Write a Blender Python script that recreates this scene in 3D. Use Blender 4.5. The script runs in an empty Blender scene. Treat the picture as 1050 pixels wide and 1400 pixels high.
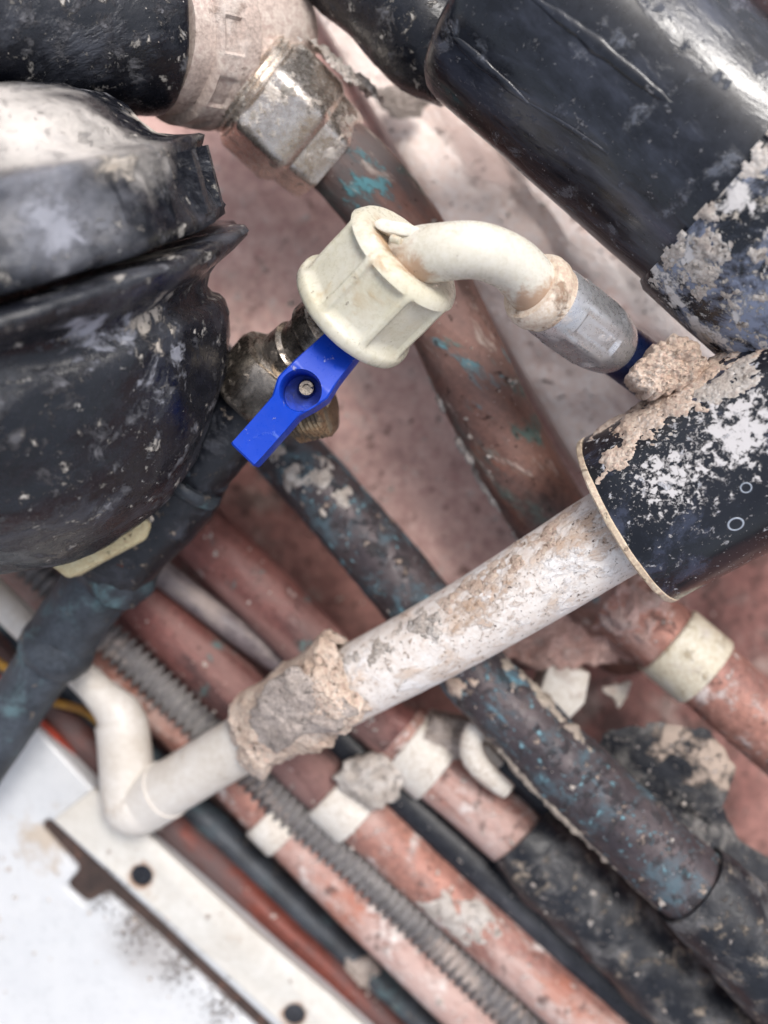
import bpy, bmesh, math, random
from mathutils import Vector, Matrix, noise
random.seed(7)
S = bpy.context.scene
COL = S.collection

# ------------------------------------------------------------------ camera, sky, sun, exposure
H = 0.43                                   # camera height above the floor, metres
VF = math.radians(54.2)
KPX = 2 * math.tan(VF / 2) / 1400.0
cam = bpy.data.cameras.new('camera')
cam.sensor_fit = 'VERTICAL'; cam.sensor_height = 36.0
cam.lens = 18.0 / math.tan(VF / 2)
cam.clip_start = 0.005; cam.clip_end = 50
cam.dof.use_dof = True; cam.dof.focus_distance = 0.272; cam.dof.aperture_fstop = 5.6
co = bpy.data.objects.new('camera', cam); COL.objects.link(co)
co.location = (0, 0, H)
S.camera = co

SUN_EL, SUN_AZ = 62.0, 35.0                # azimuth clockwise from +Y (image up)
w = bpy.data.worlds.new('World'); S.world = w; w.use_nodes = True
nt = w.node_tree; nt.nodes.clear()
sky = nt.nodes.new('ShaderNodeTexSky'); sky.sky_type = 'NISHITA'; sky.sun_disc = False
sky.sun_elevation = math.radians(SUN_EL); sky.sun_rotation = math.radians(SUN_AZ)
sky.air_density = 1.0; sky.dust_density = 4.0; sky.ozone_density = 1.0
hsv = nt.nodes.new('ShaderNodeHueSaturation'); hsv.inputs['Saturation'].default_value = 0.45
bg = nt.nodes.new('ShaderNodeBackground'); bg.inputs['Strength'].default_value = 0.15
out = nt.nodes.new('ShaderNodeOutputWorld')
nt.links.new(sky.outputs[0], hsv.inputs['Color']); nt.links.new(hsv.outputs[0], bg.inputs[0]); nt.links.new(bg.outputs[0], out.inputs[0])
sl = bpy.data.lights.new('sun', 'SUN'); sl.energy = 1.15; sl.angle = math.radians(14); sl.color = (1.0, 0.965, 0.92)
so = bpy.data.objects.new('sun', sl); COL.objects.link(so)
az, el = math.radians(SUN_AZ), math.radians(SUN_EL)
sdir = Vector((math.sin(az) * math.cos(el), math.cos(az) * math.cos(el), math.sin(el)))
so.rotation_euler = sdir.to_track_quat('Z', 'Y').to_euler(); so.location = sdir * 2
S.view_settings.view_transform = 'Standard'; S.view_settings.look = 'None'
S.view_settings.exposure = 0.56; S.view_settings.gamma = 1.0
S.render.engine = 'CYCLES'

# ------------------------------------------------------------------ helpers
def P(px, py, d):
    """a place on the photograph at a distance d below the camera, as a point in metres"""
    return Vector(((px - 525) * KPX * d, (700 - py) * KPX * d, H - d))

def fb(v, sc, seed=0.0, oct=4, hh=0.9):
    return noise.fractal(Vector(v) * sc + Vector((seed, seed * 1.7, -seed)), hh, 2.1, oct)

def lin(r, g, b):
    f = lambda c: (c / 255 / 12.92) if c / 255 <= 0.04045 else ((c / 255 + 0.055) / 1.055) ** 2.4
    return (f(r), f(g), f(b), 1)

def sm(a, b, x):
    t = max(0.0, min(1.0, (x - a) / (b - a))); return t * t * (3 - 2 * t)

def tag(o, label=None, cat=None, group=None, kind=None):
    if label: o['label'] = label
    if cat: o['category'] = cat
    if group: o['group'] = group
    if kind: o['kind'] = kind
    return o

def thing(name, label, cat, loc, group=None):
    o = bpy.data.objects.new(name, None); o.empty_display_size = 0.01
    COL.objects.link(o); o.location = loc
    return tag(o, label, cat, group)

def mesh(name, verts, faces, m, parent=None, smooth=True, uvs=None, sharp=40):
    if parent:
        base = Vector((0, 0, 0)); q = parent
        while q: base += q.location; q = q.parent
    else:
        base = sum((Vector(v) for v in verts), Vector()) / len(verts)
    me = bpy.data.meshes.new(name)
    me.from_pydata([Vector(v) - base for v in verts], [], faces)
    bm = bmesh.new(); bm.from_mesh(me)
    bmesh.ops.recalc_face_normals(bm, faces=bm.faces)
    bm.to_mesh(me); bm.free()
    if smooth:
        me.polygons.foreach_set('use_smooth', [True] * len(me.polygons))
        if sharp: me.set_sharp_from_angle(angle=math.radians(sharp))
    me.materials.append(m)
    o = bpy.data.objects.new(name, me); COL.objects.link(o)
    if parent: o.parent = parent
    else: o.location = base
    return o

def frame(t):
    t = t.normalized(); z = Vector((0, 0, 1))
    e1 = z - z.dot(t) * t
    if e1.length < 1e-3: e1 = Vector((0, 1, 0)) - t.y * t
    e1.normalize(); return e1, t.cross(e1)

def skin(rings, closed=True, cap0=True, cap1=True):
    """rings: lists of equally many points -> verts, faces"""
    n = len(rings[0]); V = [p for r in rings for p in r]; F = []
    for i in range(len(rings) - 1):
        for j in range(n if closed else n - 1):
            k = (j + 1) % n
            F.append((i * n + j, i * n + k, (i + 1) * n + k, (i + 1) * n + j))
    if cap0: F.append(tuple(range(n - 1, -1, -1)))
    if cap1: F.append(tuple(range((len(rings) - 1) * n, len(rings) * n)))
    return V, F

def path(pts, step=0.0025):
    """(px, py, d, width px) way-points -> smooth samples (point, tangent, radius, length so far)"""
    Q = [(P(a, b, d), 0.5 * wd * KPX * d) for a, b, d, wd in pts]
    if len(Q) == 2:
        seq = [Q[0], Q[1]]
        L = (Q[1][0] - Q[0][0]).length; n = max(2, int(L / step))
        s = [(Q[0][0].lerp(Q[1][0], i / n), Q[0][1] + (Q[1][1] - Q[0][1]) * i / n) for i in range(n + 1)]
    else:
        s = []
        for i in range(len(Q) - 1):
            p0, p1, p2, p3 = Q[max(i - 1, 0)], Q[i], Q[i + 1], Q[min(i + 2, len(Q) - 1)]
            n = max(2, int((p2[0] - p1[0]).length / step))
            for j in range(n + (i == len(Q) - 2)):
                t = j / n
                c = [0.5 * ((2 * b) + (c_ - a) * t + (2 * a - 5 * b + 4 * c_ - e) * t * t + (3 * b - a - 3 * c_ + e) * t ** 3)
                     for a, b, c_, e in zip((*p0[0], p0[1]), (*p1[0], p1[1]), (*p2[0], p2[1]), (*p3[0], p3[1]))]
                s.append((Vector(c[:3]), c[3]))
    out, L = [], 0
    for i, (p, r) in enumerate(s):
        if i: L += (p - s[i - 1][0]).length
        t = s[min(i + 1, len(s) - 1)][0] - s[max(i - 1, 0)][0]
        out.append((p, t.normalized(), r, L))
    return out

def tube(name, pts, m, parent=None, segs=36, step=0.0025, amp=0.0, nsc=60, mod=None, wall=0.0, seed=0, sharp=50, small=0.0):
    """a pipe along way-points; wall > 0 makes it an open hollow tube"""
    R = []; pa = path(pts, step)
    for p, t, r, L in pa:
        e1, e2 = frame(t); ring = []
        for j in range(segs):
            a = 2 * math.pi * j / segs
            u = e1 * math.cos(a) + e2 * math.sin(a)
            rr = r * (mod(L, a) if mod else 1)
            q = p + u * rr
            if amp: rr += amp * fb(q, nsc, seed, 3)
            if small: rr += small * fb(q, 420, seed + 5, 3)
            ring.append(p + u * rr)
        R.append(ring)
    if wall:
        inner = []
        for (p, t, r, L), ring in zip(pa, R):
            inner.append([q + (p - q).normalized() * wall for q in ring])
        R = R + inner[::-1] + [R[0]]
        V, F = skin(R, True, False, False)
        return mesh(name, V, F, m, parent, sharp=sharp)
    V, F = skin(R)
    return mesh(name, V, F, m, parent, sharp=sharp)

def lathe(name, A, B, prof, m, parent=None, segs=48, rad=None, amp=0.0, nsc=150, sharp=35, caps=(True, True), seed=0, up=None):
    """turned part on the axis A->B; prof = (fraction along the axis, radius m)"""
    ax = B - A; e1, e2 = frame(ax); R = []
    for t, r in prof:
        c = A + ax * t; ring = []
        for j in range(segs):
            a = 2 * math.pi * j / segs
            rr = rad(t, r, a) if rad else r
            u = e1 * math.cos(a) + e2 * math.sin(a)
            if amp: rr += amp * fb(c + u * rr, nsc, seed, 4)
            ring.append(c + u * rr)
        R.append(ring)
    V, F = skin(R, True, *caps)
    return mesh(name, V, F, m, parent, sharp=sharp)

def hexrad(n, flat, circ, off=0.0):
    def f(t, r, a):
        s = 2 * math.pi / n; x = (a + off) % s - s / 2
        return min(flat * r / math.cos(x), circ * r)
    return f

def crust(name, pts, s0, s1, a0, a1, m, parent=None, amp=0.002, thr=0.0, nsc=120, seed=0, step=0.0009, edge=0.25, base=0.0, rough=1.0, oct=6, taper=0.0):
    """crumbly skin lying on a pipe: only where its noise stands above thr; angles in degrees from the side facing up"""
    pa = path(pts, step); Lt = pa[-1][3]
    pa = [q for q in pa if s0 * Lt <= q[3] <= s1 * Lt]
    rm = sum(q[2] for q in pa) / len(pa)
    na = max(6, int(math.radians(a1 - a0) * rm / step)); V = []; Hh = []; n = na + 1
    for i, (p, t, r, L) in enumerate(pa):
        e1, e2 = frame(t)
        for j in range(n):
            a = math.radians(a0 + (a1 - a0) * j / na)
            u = e1 * math.cos(a) + e2 * math.sin(a)
            q = p + u * r
            x = i / max(1, len(pa) - 1); y = j / na
            fall = min(1, min(x, 1 - x, y, 1 - y) / edge)
            nn = fb(q, nsc, seed, oct, .55)
            h = nn - thr - (1 - fall) * 1.1
            hv = min(1.0, max(h, -0.3) * 1.6)
            hh = base * sm(-0.05, 0.25, h) + amp * hv * (1 + 0.0 * nn) + (amp * 0.45 * rough * fb(q, 700, seed + 3, 4) if h > -0.05 else 0)
            if base: hh = (hh * (.75 + .5 * fb(q, 45, 77, 3)) + taper * (1 - x) * sm(.1, .5, y)) * sm(.0, .8, fall + .55 * nn) - .0005
            V.append(q + u * hh); Hh.append(h)
    F = []
    for i in range(len(pa) - 1):
        for j in range(na):
            ids = (i * n + j, i * n + j + 1, (i + 1) * n + j + 1, (i + 1) * n + j)
            if max(Hh[k] for k in ids) > -0.08: F.append(ids)
    used = sorted({k for f in F for k in f}); mp = {k: i for i, k in enumerate(used)}
    if not F: return None
    return mesh(name, [V[k] for k in used], [tuple(mp[k] for k in f) for f in F], m, parent, sharp=0)

def aim(o, px, py):
    """the point of a built mesh seen at a place on the photograph (to put a stain on it)"""
    from mathutils.bvhtree import BVHTree
    base = o.location.copy(); q = o.parent
    while q: base += q.location; q = q.parent
    t = BVHTree.FromPolygons([v.co + base for v in o.data.vertices], [p.vertices[:] for p in o.data.polygons])
    h = t.ray_cast(Vector((0, 0, H)), P(px, py, 1.0) - Vector((0, 0, H)))
    return h[0] if h[0] else P(px, py, .25)

def resample(poly, n):
    pts = [Vector(p) for p in poly]; k = len(pts)
    Ls = [(pts[(i + 1) % k] - pts[i]).length for i in range(k)]; T = sum(Ls); outp = []
    i, acc = 0, 0.0
    for j in range(n):
        s = T * j / n
        while acc + Ls[i] < s: acc += Ls[i]; i += 1
        outp.append(pts[i].lerp(pts[(i + 1) % k], (s - acc) / Ls[i]))
    return outp

def lump(name, poly, d, hgt, m, parent=None, amp=0.002, nsc=120, seed=0, n=96, rings=30, dome=0.5, edge=0.0012, thick=0.004, tilt=None):
    """a slab or lump with the outline poly (photo points), raised hgt above distance d, ragged edge, thick underside"""
    pts = resample([P(*(q if len(q) == 3 else (*q, d))) for q in poly], n)
    c = sum(pts, Vector()) / n
    jit = [(p - c).normalized() * edge * fb(p, 260, seed + 9, 4, .6) for p in pts]
    R = [[c + (p + j_ - c) * .72 - Vector((0, 0, thick)) for p, j_ in zip(pts, jit)], [c + (p + j_ - c) * .95 - Vector((0, 0, thick * .35)) for p, j_ in zip(pts, jit)]]
    for k in range(rings + 1):
        s = 1 - k / rings; s = max(s, 0.012); ring = []
        for p, j_ in zip(pts, jit):
            q = c + (p - c) * s + j_ * s ** 5
            z = hgt * (1 - s ** 2.5) ** dome if hgt else 0
            q = q + Vector((0, 0, z + amp * fb(q, nsc, seed, 6, .65) * (0.3 + 0.7 * sm(0, 0.15, 1 - s))))
            ring.append(q)
        R.append(ring)
    V, F = skin(R)
    return mesh(name, V, F, m, parent, sharp=50)

def board(name, poly, d, depth, m, parent=None, amp=0.0, nsc=80, seed=0, cell=0.004, bevel=0.0012, warp=None):
    """a plank or sheet with straight edges: quad outline (photo points) with a fine top grid"""
    a, b, c, e = [P(*(q if len(q) == 3 else (*q, d))) for q in poly]
    nu = max(2, int((b - a).length / cell)); nv = max(2, int((e - a).length / cell)); V = []
    nu, nv = min(nu, 160), min(nv, 160)
    for i in range(nu + 1):
        for j in range(nv + 1):
            u, v = i / nu, j / nv
            p = a.lerp(b, u).lerp(e.lerp(c, u), v)
            z = amp * fb(p, nsc, seed, 5)
            if warp: z += warp(u, v, p)
            ed = min(u * (b - a).length, (1 - u) * (b - a).length, v * (e - a).length, (1 - v) * (e - a).length)
            z -= bevel * (1 - sm(0, bevel * 2, ed))
            V.append(p + Vector((0, 0, z)))
    n = nv + 1; F = [(i * n + j, i * n + j + 1, (i + 1) * n + j + 1, (i + 1) * n + j) for i in range(nu) for j in range(nv)]
    rim = [i * n for i in range(nu + 1)] + [nu * n + j for j in range(1, nv + 1)] + [i * n + nv for i in range(nu - 1, -1, -1)] + [j for j in range(nv - 1, 0, -1)]
    k0 = len(V)
    for r_ in rim: V.append(V[r_] - Vector((0, 0, depth)))
    k = len(rim)
    for i in range(k): F.append((rim[i], rim[(i + 1) % k], k0 + (i + 1) % k, k0 + i))
    F.append(tuple(range(k0, k0 + k)))
    return mesh(name, V, F, m, parent, sharp=40)

def prism(name, poly, d, depth, m, parent=None, bevel=0.0008, cutters=(), seg=2):
    """outline (photo points) extruded straight down; cutters = outlines of openings"""
    def solid(poly, d, depth, up=0.0):
        pts = [P(*(q if len(q) == 3 else (*q, d))) for q in poly]; n = len(pts)
        V = [p + Vector((0, 0, up)) for p in pts] + [p - Vector((0, 0, depth)) for p in pts]
        F = [tuple(range(n)), tuple(range(2 * n - 1, n - 1, -1))] + [(i, (i + 1) % n, n + (i + 1) % n, n + i) for i in range(n)]
        return V, F
    V, F = solid(poly, d, depth)
    o = mesh(name, V, F, m, parent, smooth=False)
    tmp = []
    for c in cutters:
        cv, cf = solid(c[0], d, c[1], 0.01)
        base = Vector((0, 0, 0)); q = parent
        while q: base += q.location; q = q.parent
        q = mesh('cut', cv, cf, m, None, smooth=False); tmp.append(q)
        b = o.modifiers.new('cut', 'BOOLEAN'); b.operation = 'DIFFERENCE'; b.object = q; b.solver = 'EXACT'
    if bevel:
        b = o.modifiers.new('bevel', 'BEVEL'); b.width = bevel; b.segments = seg; b.limit_method = 'ANGLE'; b.angle_limit = math.radians(35)
    bpy.context.view_layer.update()
    dg = bpy.context.evaluated_depsgraph_get()
    me = bpy.data.meshes.new_from_object(o.evaluated_get(dg))
    o.modifiers.clear(); o.data = me
    for q in tmp: bpy.data.objects.remove(q)
    me.polygons.foreach_set('use_smooth', [True] * len(me.polygons)); me.set_sharp_from_angle(angle=math.radians(38))
    return o

# ------------------------------------------------------------------ materials
def mat(name, c1, c2, sc=60, rough=0.5, metal=0.0, layers=(), bump=0.25, bsc=500, bdist=0.0006, stretch=None, lo=0.35, hi=0.65, spec=0.5, coat=0.0, sss=0.0, rvar=0.12, grain=0.3):
    """two mottled base colours + layers of dirt and painted shade. A layer is (kind, colour, scale, lo, hi, roughness, extra)
       noise: where a noise stands above lo..hi; speck: small dots; spot: a stain or shade round a point (extra = point, radius)"""
    m = bpy.data.materials.new(name); m.use_nodes = True
    N, Lk = m.node_tree.nodes, m.node_tree.links; N.clear()
    def new(t, **kw):
        n = N.new(t)
        for k, v in kw.items():
            if k in ('operation', 'blend_type', 'data_type', 'feature', 'distance', 'interpolation_type', 'vector_type', 'normalize'): setattr(n, k, v)
            else: n.inputs[k].default_value = v
        return n
    geo = new('ShaderNodeNewGeometry'); pos = geo.outputs['Position']
    vec = pos
    if stretch:
        mp = new('ShaderNodeMapping'); mp.vector_type = 'TEXTURE'; mp.inputs['Rotation'].default_value = (0, 0, math.radians(-stretch[0]))
        mp.inputs['Scale'].default_value = (1 / stretch[1], 1, 1); Lk.new(pos, mp.inputs['Vector']); vec = mp.outputs[0]
    def nz(scale, detail=6, rg=0.6, v=None, dist=0.0):
        n = new('ShaderNodeTexNoise', Scale=scale, Detail=detail, Roughness=rg, Distortion=dist)
        Lk.new(v or vec, n.inputs['Vector']); return n.outputs['Fac']
    def ramp(x, lo, hi):
        r = new('ShaderNodeMapRange'); r.interpolation_type = 'SMOOTHSTEP'
        r.inputs['From Min'].default_value = lo; r.inputs['From Max'].default_value = hi
        Lk.new(x, r.inputs['Value']); return r.outputs[0]
    def mixc(f, a, b):
        n = new('ShaderNodeMix', data_type='RGBA'); Lk.new(f, n.inputs[0])
        for s, i in ((a, 6), (b, 7)):
            if isinstance(s, tuple): n.inputs[i].default_value = s
            else: Lk.new(s, n.inputs[i])
        return n.outputs[2]
    def mixf(f, a, b):
        n = new('ShaderNodeMix', data_type='FLOAT'); Lk.new(f, n.inputs[0])
        for s, i in ((a, 2), (b, 3)):
            if isinstance(s, (int, float)): n.inputs[i].default_value = s
            else: Lk.new(s, n.inputs[i])
        return n.outputs[0]
    def mth(op, a, b):
        n = new('ShaderNodeMath', operation=op)
        for s, i in ((a, 0), (b, 1)):
            if isinstance(s, (int, float)): n.inputs[i].default_value = s
            else: Lk.new(s, n.inputs[i])
        return n.outputs[0]
    c = mixc(ramp(nz(sc), lo, hi), c1, c2)
    fine = ramp(nz(sc * 9, 9, 0.75, v=pos), 0.32, 0.68)
    n = new('ShaderNodeMix', data_type='RGBA', blend_type='OVERLAY'); n.inputs[0].default_value = grain
    Lk.new(c, n.inputs[6]); Lk.new(fine, n.inputs[7]); c = n.outputs[2]
    r = mixf(fine, max(0.03, rough - rvar), min(1, rough + rvar)); mt = metal; hgt = mth('MULTIPLY', nz(bsc, 8, 0.65), bump); sp = 1.0
    for kind, col, ls, l0, l1, lr, *ex in layers:
        if kind == 'noise':
            f = ramp(nz(ls, 8, 0.68, dist=0.3), l0, l1)
            if ex and ex[0]: f = mth('MULTIPLY', f, ramp(nz(ex[0], 4), 0.42, 0.58))
        elif kind == 'iso':
            f = ramp(nz(ls, 8, 0.68, v=pos, dist=0.3), l0, l1)
        elif kind == 'speck':
            v = new('ShaderNodeTexVoronoi', Scale=ls); v.feature = 'F1'; Lk.new(pos, v.inputs['Vector'])
            sep = new('ShaderNodeSeparateColor'); Lk.new(v.outputs['Color'], sep.inputs[0])
            rad = mth('MULTIPLY', mth('POWER', ramp(sep.outputs[0], l0, 1.0), 1.8), l1)
            dd = mth('ADD', v.outputs['Distance'], mth('MULTIPLY', mth('SUBTRACT', nz(ls * 2.5, 5, 0.7, v=pos), 0.5), 0.9))
            f = ramp(mth('SUBTRACT', rad, dd), 0.0, 0.14)
            if ex and ex[0]: f = mth('MULTIPLY', f, ramp(nz(ex[0], 4, v=pos), 0.45, 0.6))
        elif kind == 'ring':
            v = new('ShaderNodeVectorMath', operation='DISTANCE'); Lk.new(pos, v.inputs[0]); v.inputs[1].default_value = ex[0]
            f = ramp(mth('ABSOLUTE', mth('SUBTRACT', v.outputs['Value'], ex[1]), 0.0), ex[1] * 0.22, ex[1] * 0.04)
        elif kind == 'spot':
            v = new('ShaderNodeVectorMath', operation='DISTANCE'); Lk.new(pos, v.inputs[0]); v.inputs[1].default_value = ex[0]
            dd = mth('ADD', mth('DIVIDE', v.outputs['Value'], ex[1]), mth('MULTIPLY', mth('SUBTRACT', nz(ls, 8, 0.68, dist=0.3), 0.5), ex[2] if len(ex) > 2 else 2.2))
            f = ramp(dd, l1, l0)
        c = mixc(mth('MULTIPLY', f, col[3]), c, (*col[:3], 1))
        r = mixf(f, r, lr)
        if metal: mt = mixf(f, mt, 0.0)
        hgt = mth('ADD', hgt, mth('MULTIPLY', f, 0.35 * sp))
    b = new('ShaderNodeBump', Strength=1.0, Distance=bdist); Lk.new(hgt, b.inputs['Height'])
    p = new('ShaderNodeBsdfPrincipled'); Lk.new(c, p.inputs['Base Color']); Lk.new(r, p.inputs['Roughness'])
    if isinstance(mt, (int, float)): p.inputs['Metallic'].default_value = mt
    else: Lk.new(mt, p.inputs['Metallic'])
    Lk.new(b.outputs[0], p.inputs['Normal'])
    p.inputs['Specular IOR Level'].default_value = spec; p.inputs['Coat Weight'].default_value = coat; p.inputs['Coat Roughness'].default_value = 0.15
    if sss:
        p.inputs['Subsurface Weight'].default_value = sss; p.inputs['Subsurface Radius'].default_value = (1, 0.9, 0.7); p.inputs['Subsurface Scale'].default_value = 0.004
    o = new('ShaderNodeOutputMaterial'); Lk.new(p.outputs[0], o.inputs[0])
    return m

def A(c, a): return (c[0], c[1], c[2], a)
DUST = lin(196, 180, 170); PALE = lin(214, 204, 198); GREYD = lin(150, 148, 150); TAN = lin(190, 165, 140)
VERD = lin(70, 130, 130); VERD2 = lin(90, 160, 180); BROWN = lin(90, 60, 50); DARK = lin(26, 24, 26)
BK, BK2 = (0.006, 0.007, 0.011, 1), (0.014, 0.016, 0.022, 1)
DIAG = (42, 0.35)       # streaks running with the pipes (down to the right)

M = {}
M['floor'] = mat('dusty floor', lin(160, 116, 108), lin(130, 90, 84), 28, 0.9, 0, [('noise', A(DUST, .6), 45, .5, .70, .95), ('iso', A(lin(84, 66, 62), .8), 40, .52, .66, .9), ('iso', A(lin(90, 70, 66), .7), 160, .58, .67, .9), ('iso', A(lin(200, 180, 172), .7), 300, .60, .70, .9)], bsc=300, bdist=.0018)
M['red_board'] = mat('red brown painted board', lin(208, 172, 163), lin(184, 146, 138), 22, 0.65, 0,
    [('noise', A(lin(214, 198, 191), .75), 40, .46, .68, .9, 18), ('iso', A(PALE, .8), 200, .58, .70, .9, 30), ('iso', A(lin(110, 80, 73), .75), 120, .59, .68, .8), ('iso', A(lin(90, 66, 60), .8), 420, .62, .69, .8)], stretch=(48, .22), bsc=260)
M['pale_board'] = mat('pale painted board', lin(238, 222, 213), lin(228, 206, 197), 40, 0.75, 0,
    [('noise', A(lin(200, 176, 168), .8), 45, .52, .64, .9), ('noise', A(lin(242, 234, 229), .7), 35, .55, .7, .9), ('iso', A(lin(130, 106, 98), .8), 150, .62, .68, .9, 30), ('iso', A(lin(170, 146, 138), .7), 420, .60, .70, .9)], stretch=(42, .3), bsc=200, bdist=.0018)
M['black_gloss'] = mat('glossy black plastic pipe', BK, BK2, 30, 0.17, 0,
    [('noise', A(lin(112, 118, 138), .28), 34, .50, .68, .28), ('iso', A(lin(140, 146, 160), .32), 110, .57, .68, .32, 20), ('iso', A(lin(190, 190, 196), .45), 260, .63, .70, .6, 24), ('iso', A(lin(206, 204, 206), .75), 700, .65, .70, .8, 30)], stretch=DIAG, bump=.10, bsc=70, bdist=.0005, rvar=.05)
M['black_splash'] = mat('black pipe splashed with plaster', BK, BK2, 30, 0.2, 0,
    [('iso', A(lin(120, 130, 165), .55), 45, .50, .66, .5), ('noise', A(lin(206, 200, 198), .9), 90, .55, .62, .9, 26), ('iso', A(lin(196, 196, 202), .85), 260, .58, .64, .9), ('iso', A(lin(220, 216, 214), .95), 600, .62, .66, .9)], bump=.1, bsc=120, bdist=.0006, rvar=.06)
M['black_dusty'] = mat('black pipe under dry plaster dust', BK, BK2, 30, 0.22, 0,
    [('iso', A(lin(150, 160, 184), .8), 42, .47, .58, .6), ('iso', A(lin(214, 210, 208), .95), 85, .53, .58, .9), ('iso', A(lin(206, 196, 184), .9), 300, .57, .62, .9), ('iso', A(lin(222, 220, 218), .95), 700, .60, .65, .9)], bump=.2, bsc=200, bdist=.0008, grain=.1)
def rubber(spots=()):
    return mat('dusty black rubber', BK, (0.012, 0.013, 0.018, 1), 35, 0.24, 0,
    [('noise', A(lin(130, 136, 150), .18), 38, .50, .68, .4), ('iso', A(lin(150, 150, 156), .4), 120, .56, .66, .8, 20), ('iso', A(lin(196, 190, 182), .75), 190, .60, .66, .9, 24), ('iso', A(lin(200, 198, 196), .8), 420, .64, .69, .9, 30)] + list(spots), stretch=(-20, .6), bump=.35, bsc=150, bdist=.0012)
M['rubber'] = rubber()
M['black_pipe'] = mat('grimy black coated pipe', BK, (0.010, 0.011, 0.015, 1), 60, 0.38, 0,
    [('iso', A(lin(90, 94, 106), .35), 90, .50, .68, .8), ('iso', A(lin(150, 136, 124), .6), 260, .61, .68, .9), ('iso', A(lin(120, 70, 56), .6), 150, .64, .70, .9)], bsc=320)
M['tar'] = mat('black bitumen sleeve', BK, BK2, 50, 0.42, 0,
    [('iso', A(lin(140, 138, 138), .6), 75, .47, .68, .9), ('iso', A(lin(186, 170, 152), .7), 150, .56, .68, .9, 30), ('iso', A(PALE, .6), 420, .60, .68, .9)], bsc=260, bdist=.0012)
M['flap'] = mat('dusty torn bitumen flap', BK, BK2, 50, 0.6, 0,
    [('iso', A(lin(150, 146, 142), .6), 75, .47, .66, .9), ('spot', A(lin(180, 162, 148), .95), 110, .35, .7, .95, P(985, 1045, .345), .016, 3.0), ('spot', A(lin(180, 162, 148), .9), 110, .3, .6, .95, P(915, 1005, .345), .012, 3.0), ('iso', A(PALE, .7), 420, .58, .66, .9)], bsc=260, bdist=.0014)
M['black_smooth'] = mat('smooth black plastic conduit', BK, BK2, 40, 0.34, 0, [('noise', A(lin(120, 122, 130), .35), 50, .5, .75, .7)], stretch=DIAG)
cop = dict(sc=48, rough=0.5, metal=0.25, stretch=DIAG, bsc=300)
LAY = lambda a: ('noise', A(lin(168, 136, 128), a), 26, .40, .68, .8)
M['copper_wall'] = mat('copper with green edge', lin(124, 88, 76), lin(94, 74, 70), layers=[LAY(.5), ('noise', A(lin(146, 86, 64), .65), 44, .53, .66, .6), ('noise', A(lin(70, 54, 50), .7), 70, .54, .66, .8), ('spot', A(lin(94, 90, 90), .85), 90, .2, 1.2, .8, P(490, 235, .31), .024, 2.6), ('noise', A(lin(88, 128, 120), .6), 48, .54, .68, .85), ('noise', A(lin(84, 140, 136), .75), 90, .57, .67, .85, 30), ('noise', A(lin(92, 160, 172), .8), 150, .60, .68, .85, 26), ('spot', A(lin(74, 124, 118), .7), 190, .1, .8, .9, P(575, 255, .325), .012, 4.0), ('spot', A(lin(84, 150, 160), .75), 260, .0, .5, .9, P(500, 258, .312), .014, 4.4), ('spot', A(lin(72, 120, 114), .7), 220, .0, .6, .9, P(722, 590, .327), .010, 4.0), ('noise', A(lin(196, 180, 170), .75), 170, .57, .68, .9), ('iso', A(lin(58, 42, 38), .85), 320, .60, .68, .8)], **cop)
M['copper_pink'] = mat('copper smeared with pink plaster', lin(168, 120, 106), lin(142, 102, 94), layers=[('noise', A(lin(196, 170, 162), .85), 34, .44, .60, .9), ('noise', A(lin(170, 102, 78), .7), 44, .56, .66, .7), ('iso', A(lin(220, 210, 205), .9), 62, .54, .66, .92), ('iso', A(lin(216, 204, 198), .8), 260, .57, .67, .92), ('iso', A(lin(92, 72, 68), .8), 100, .57, .66, .8), ('iso', A(lin(80, 64, 60), .7), 420, .61, .69, .8)], **cop)
M['copper_red'] = mat('dull red copper', lin(120, 76, 71), lin(80, 55, 54), layers=[('noise', A(lin(150, 116, 110), .7), 24, .48, .62, .8), ('noise', A(lin(60, 44, 44), .85), 36, .51, .63, .7), ('iso', A(lin(88, 124, 124), .8), 65, .60, .67, .85), ('iso', A(lin(190, 170, 164), .8), 160, .61, .68, .9, 30), ('iso', A(lin(54, 42, 40), .7), 380, .61, .69, .8)], **cop)
M['copper_maroon'] = mat('dark maroon copper', lin(120, 60, 48), lin(74, 50, 48), layers=[('noise', A(lin(96, 82, 82), .9), 30, .44, .58, .8)], **cop)
M['verdigris'] = mat('copper dark with blue verdigris', lin(84, 74, 76), lin(48, 44, 50), layers=[('iso', A(lin(84, 112, 124), .6), 70, .50, .66, .85), ('noise', A(lin(110, 164, 184), .8), 90, .54, .64, .85, 30), ('iso', A(lin(130, 178, 192), .8), 300, .57, .66, .85, 30), ('iso', A(lin(36, 34, 38), .8), 170, .54, .64, .7), ('iso', A(lin(192, 172, 156), .85), 210, .60, .67, .92, 36), ('iso', A(lin(206, 206, 210), .8), 600, .63, .69, .8)], **cop)
M['grey_pipe'] = mat('grey plastic conduit', lin(112, 102, 104), lin(84, 77, 80), 40, .35, 0, [('noise', A(DUST, .45), 60, .52, .7, .8)], stretch=DIAG)
M['dark_metal'] = mat('greened dark pipe', lin(66, 72, 80), lin(44, 48, 54), 70, .5, .2, [('noise', A(lin(100, 132, 138), .55), 60, .5, .7, .8), ('noise', A(lin(150, 134, 118), .6), 160, .60, .70, .9)], bsc=300)
M['nickel'] = mat('grimy nickel plated brass', lin(232, 224, 215), lin(214, 204, 194), 60, .24, .9, [('noise', A(lin(198, 188, 178), .55), 50, .56, .66, .7), ('iso', A(lin(120, 116, 108), .7), 110, .59, .66, .5), ('iso', A(lin(84, 80, 74), .7), 420, .60, .68, .6), ('noise', A(lin(92, 112, 100), .5), 90, .64, .71, .8)], bsc=260, bdist=.0005, bump=.5)
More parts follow.
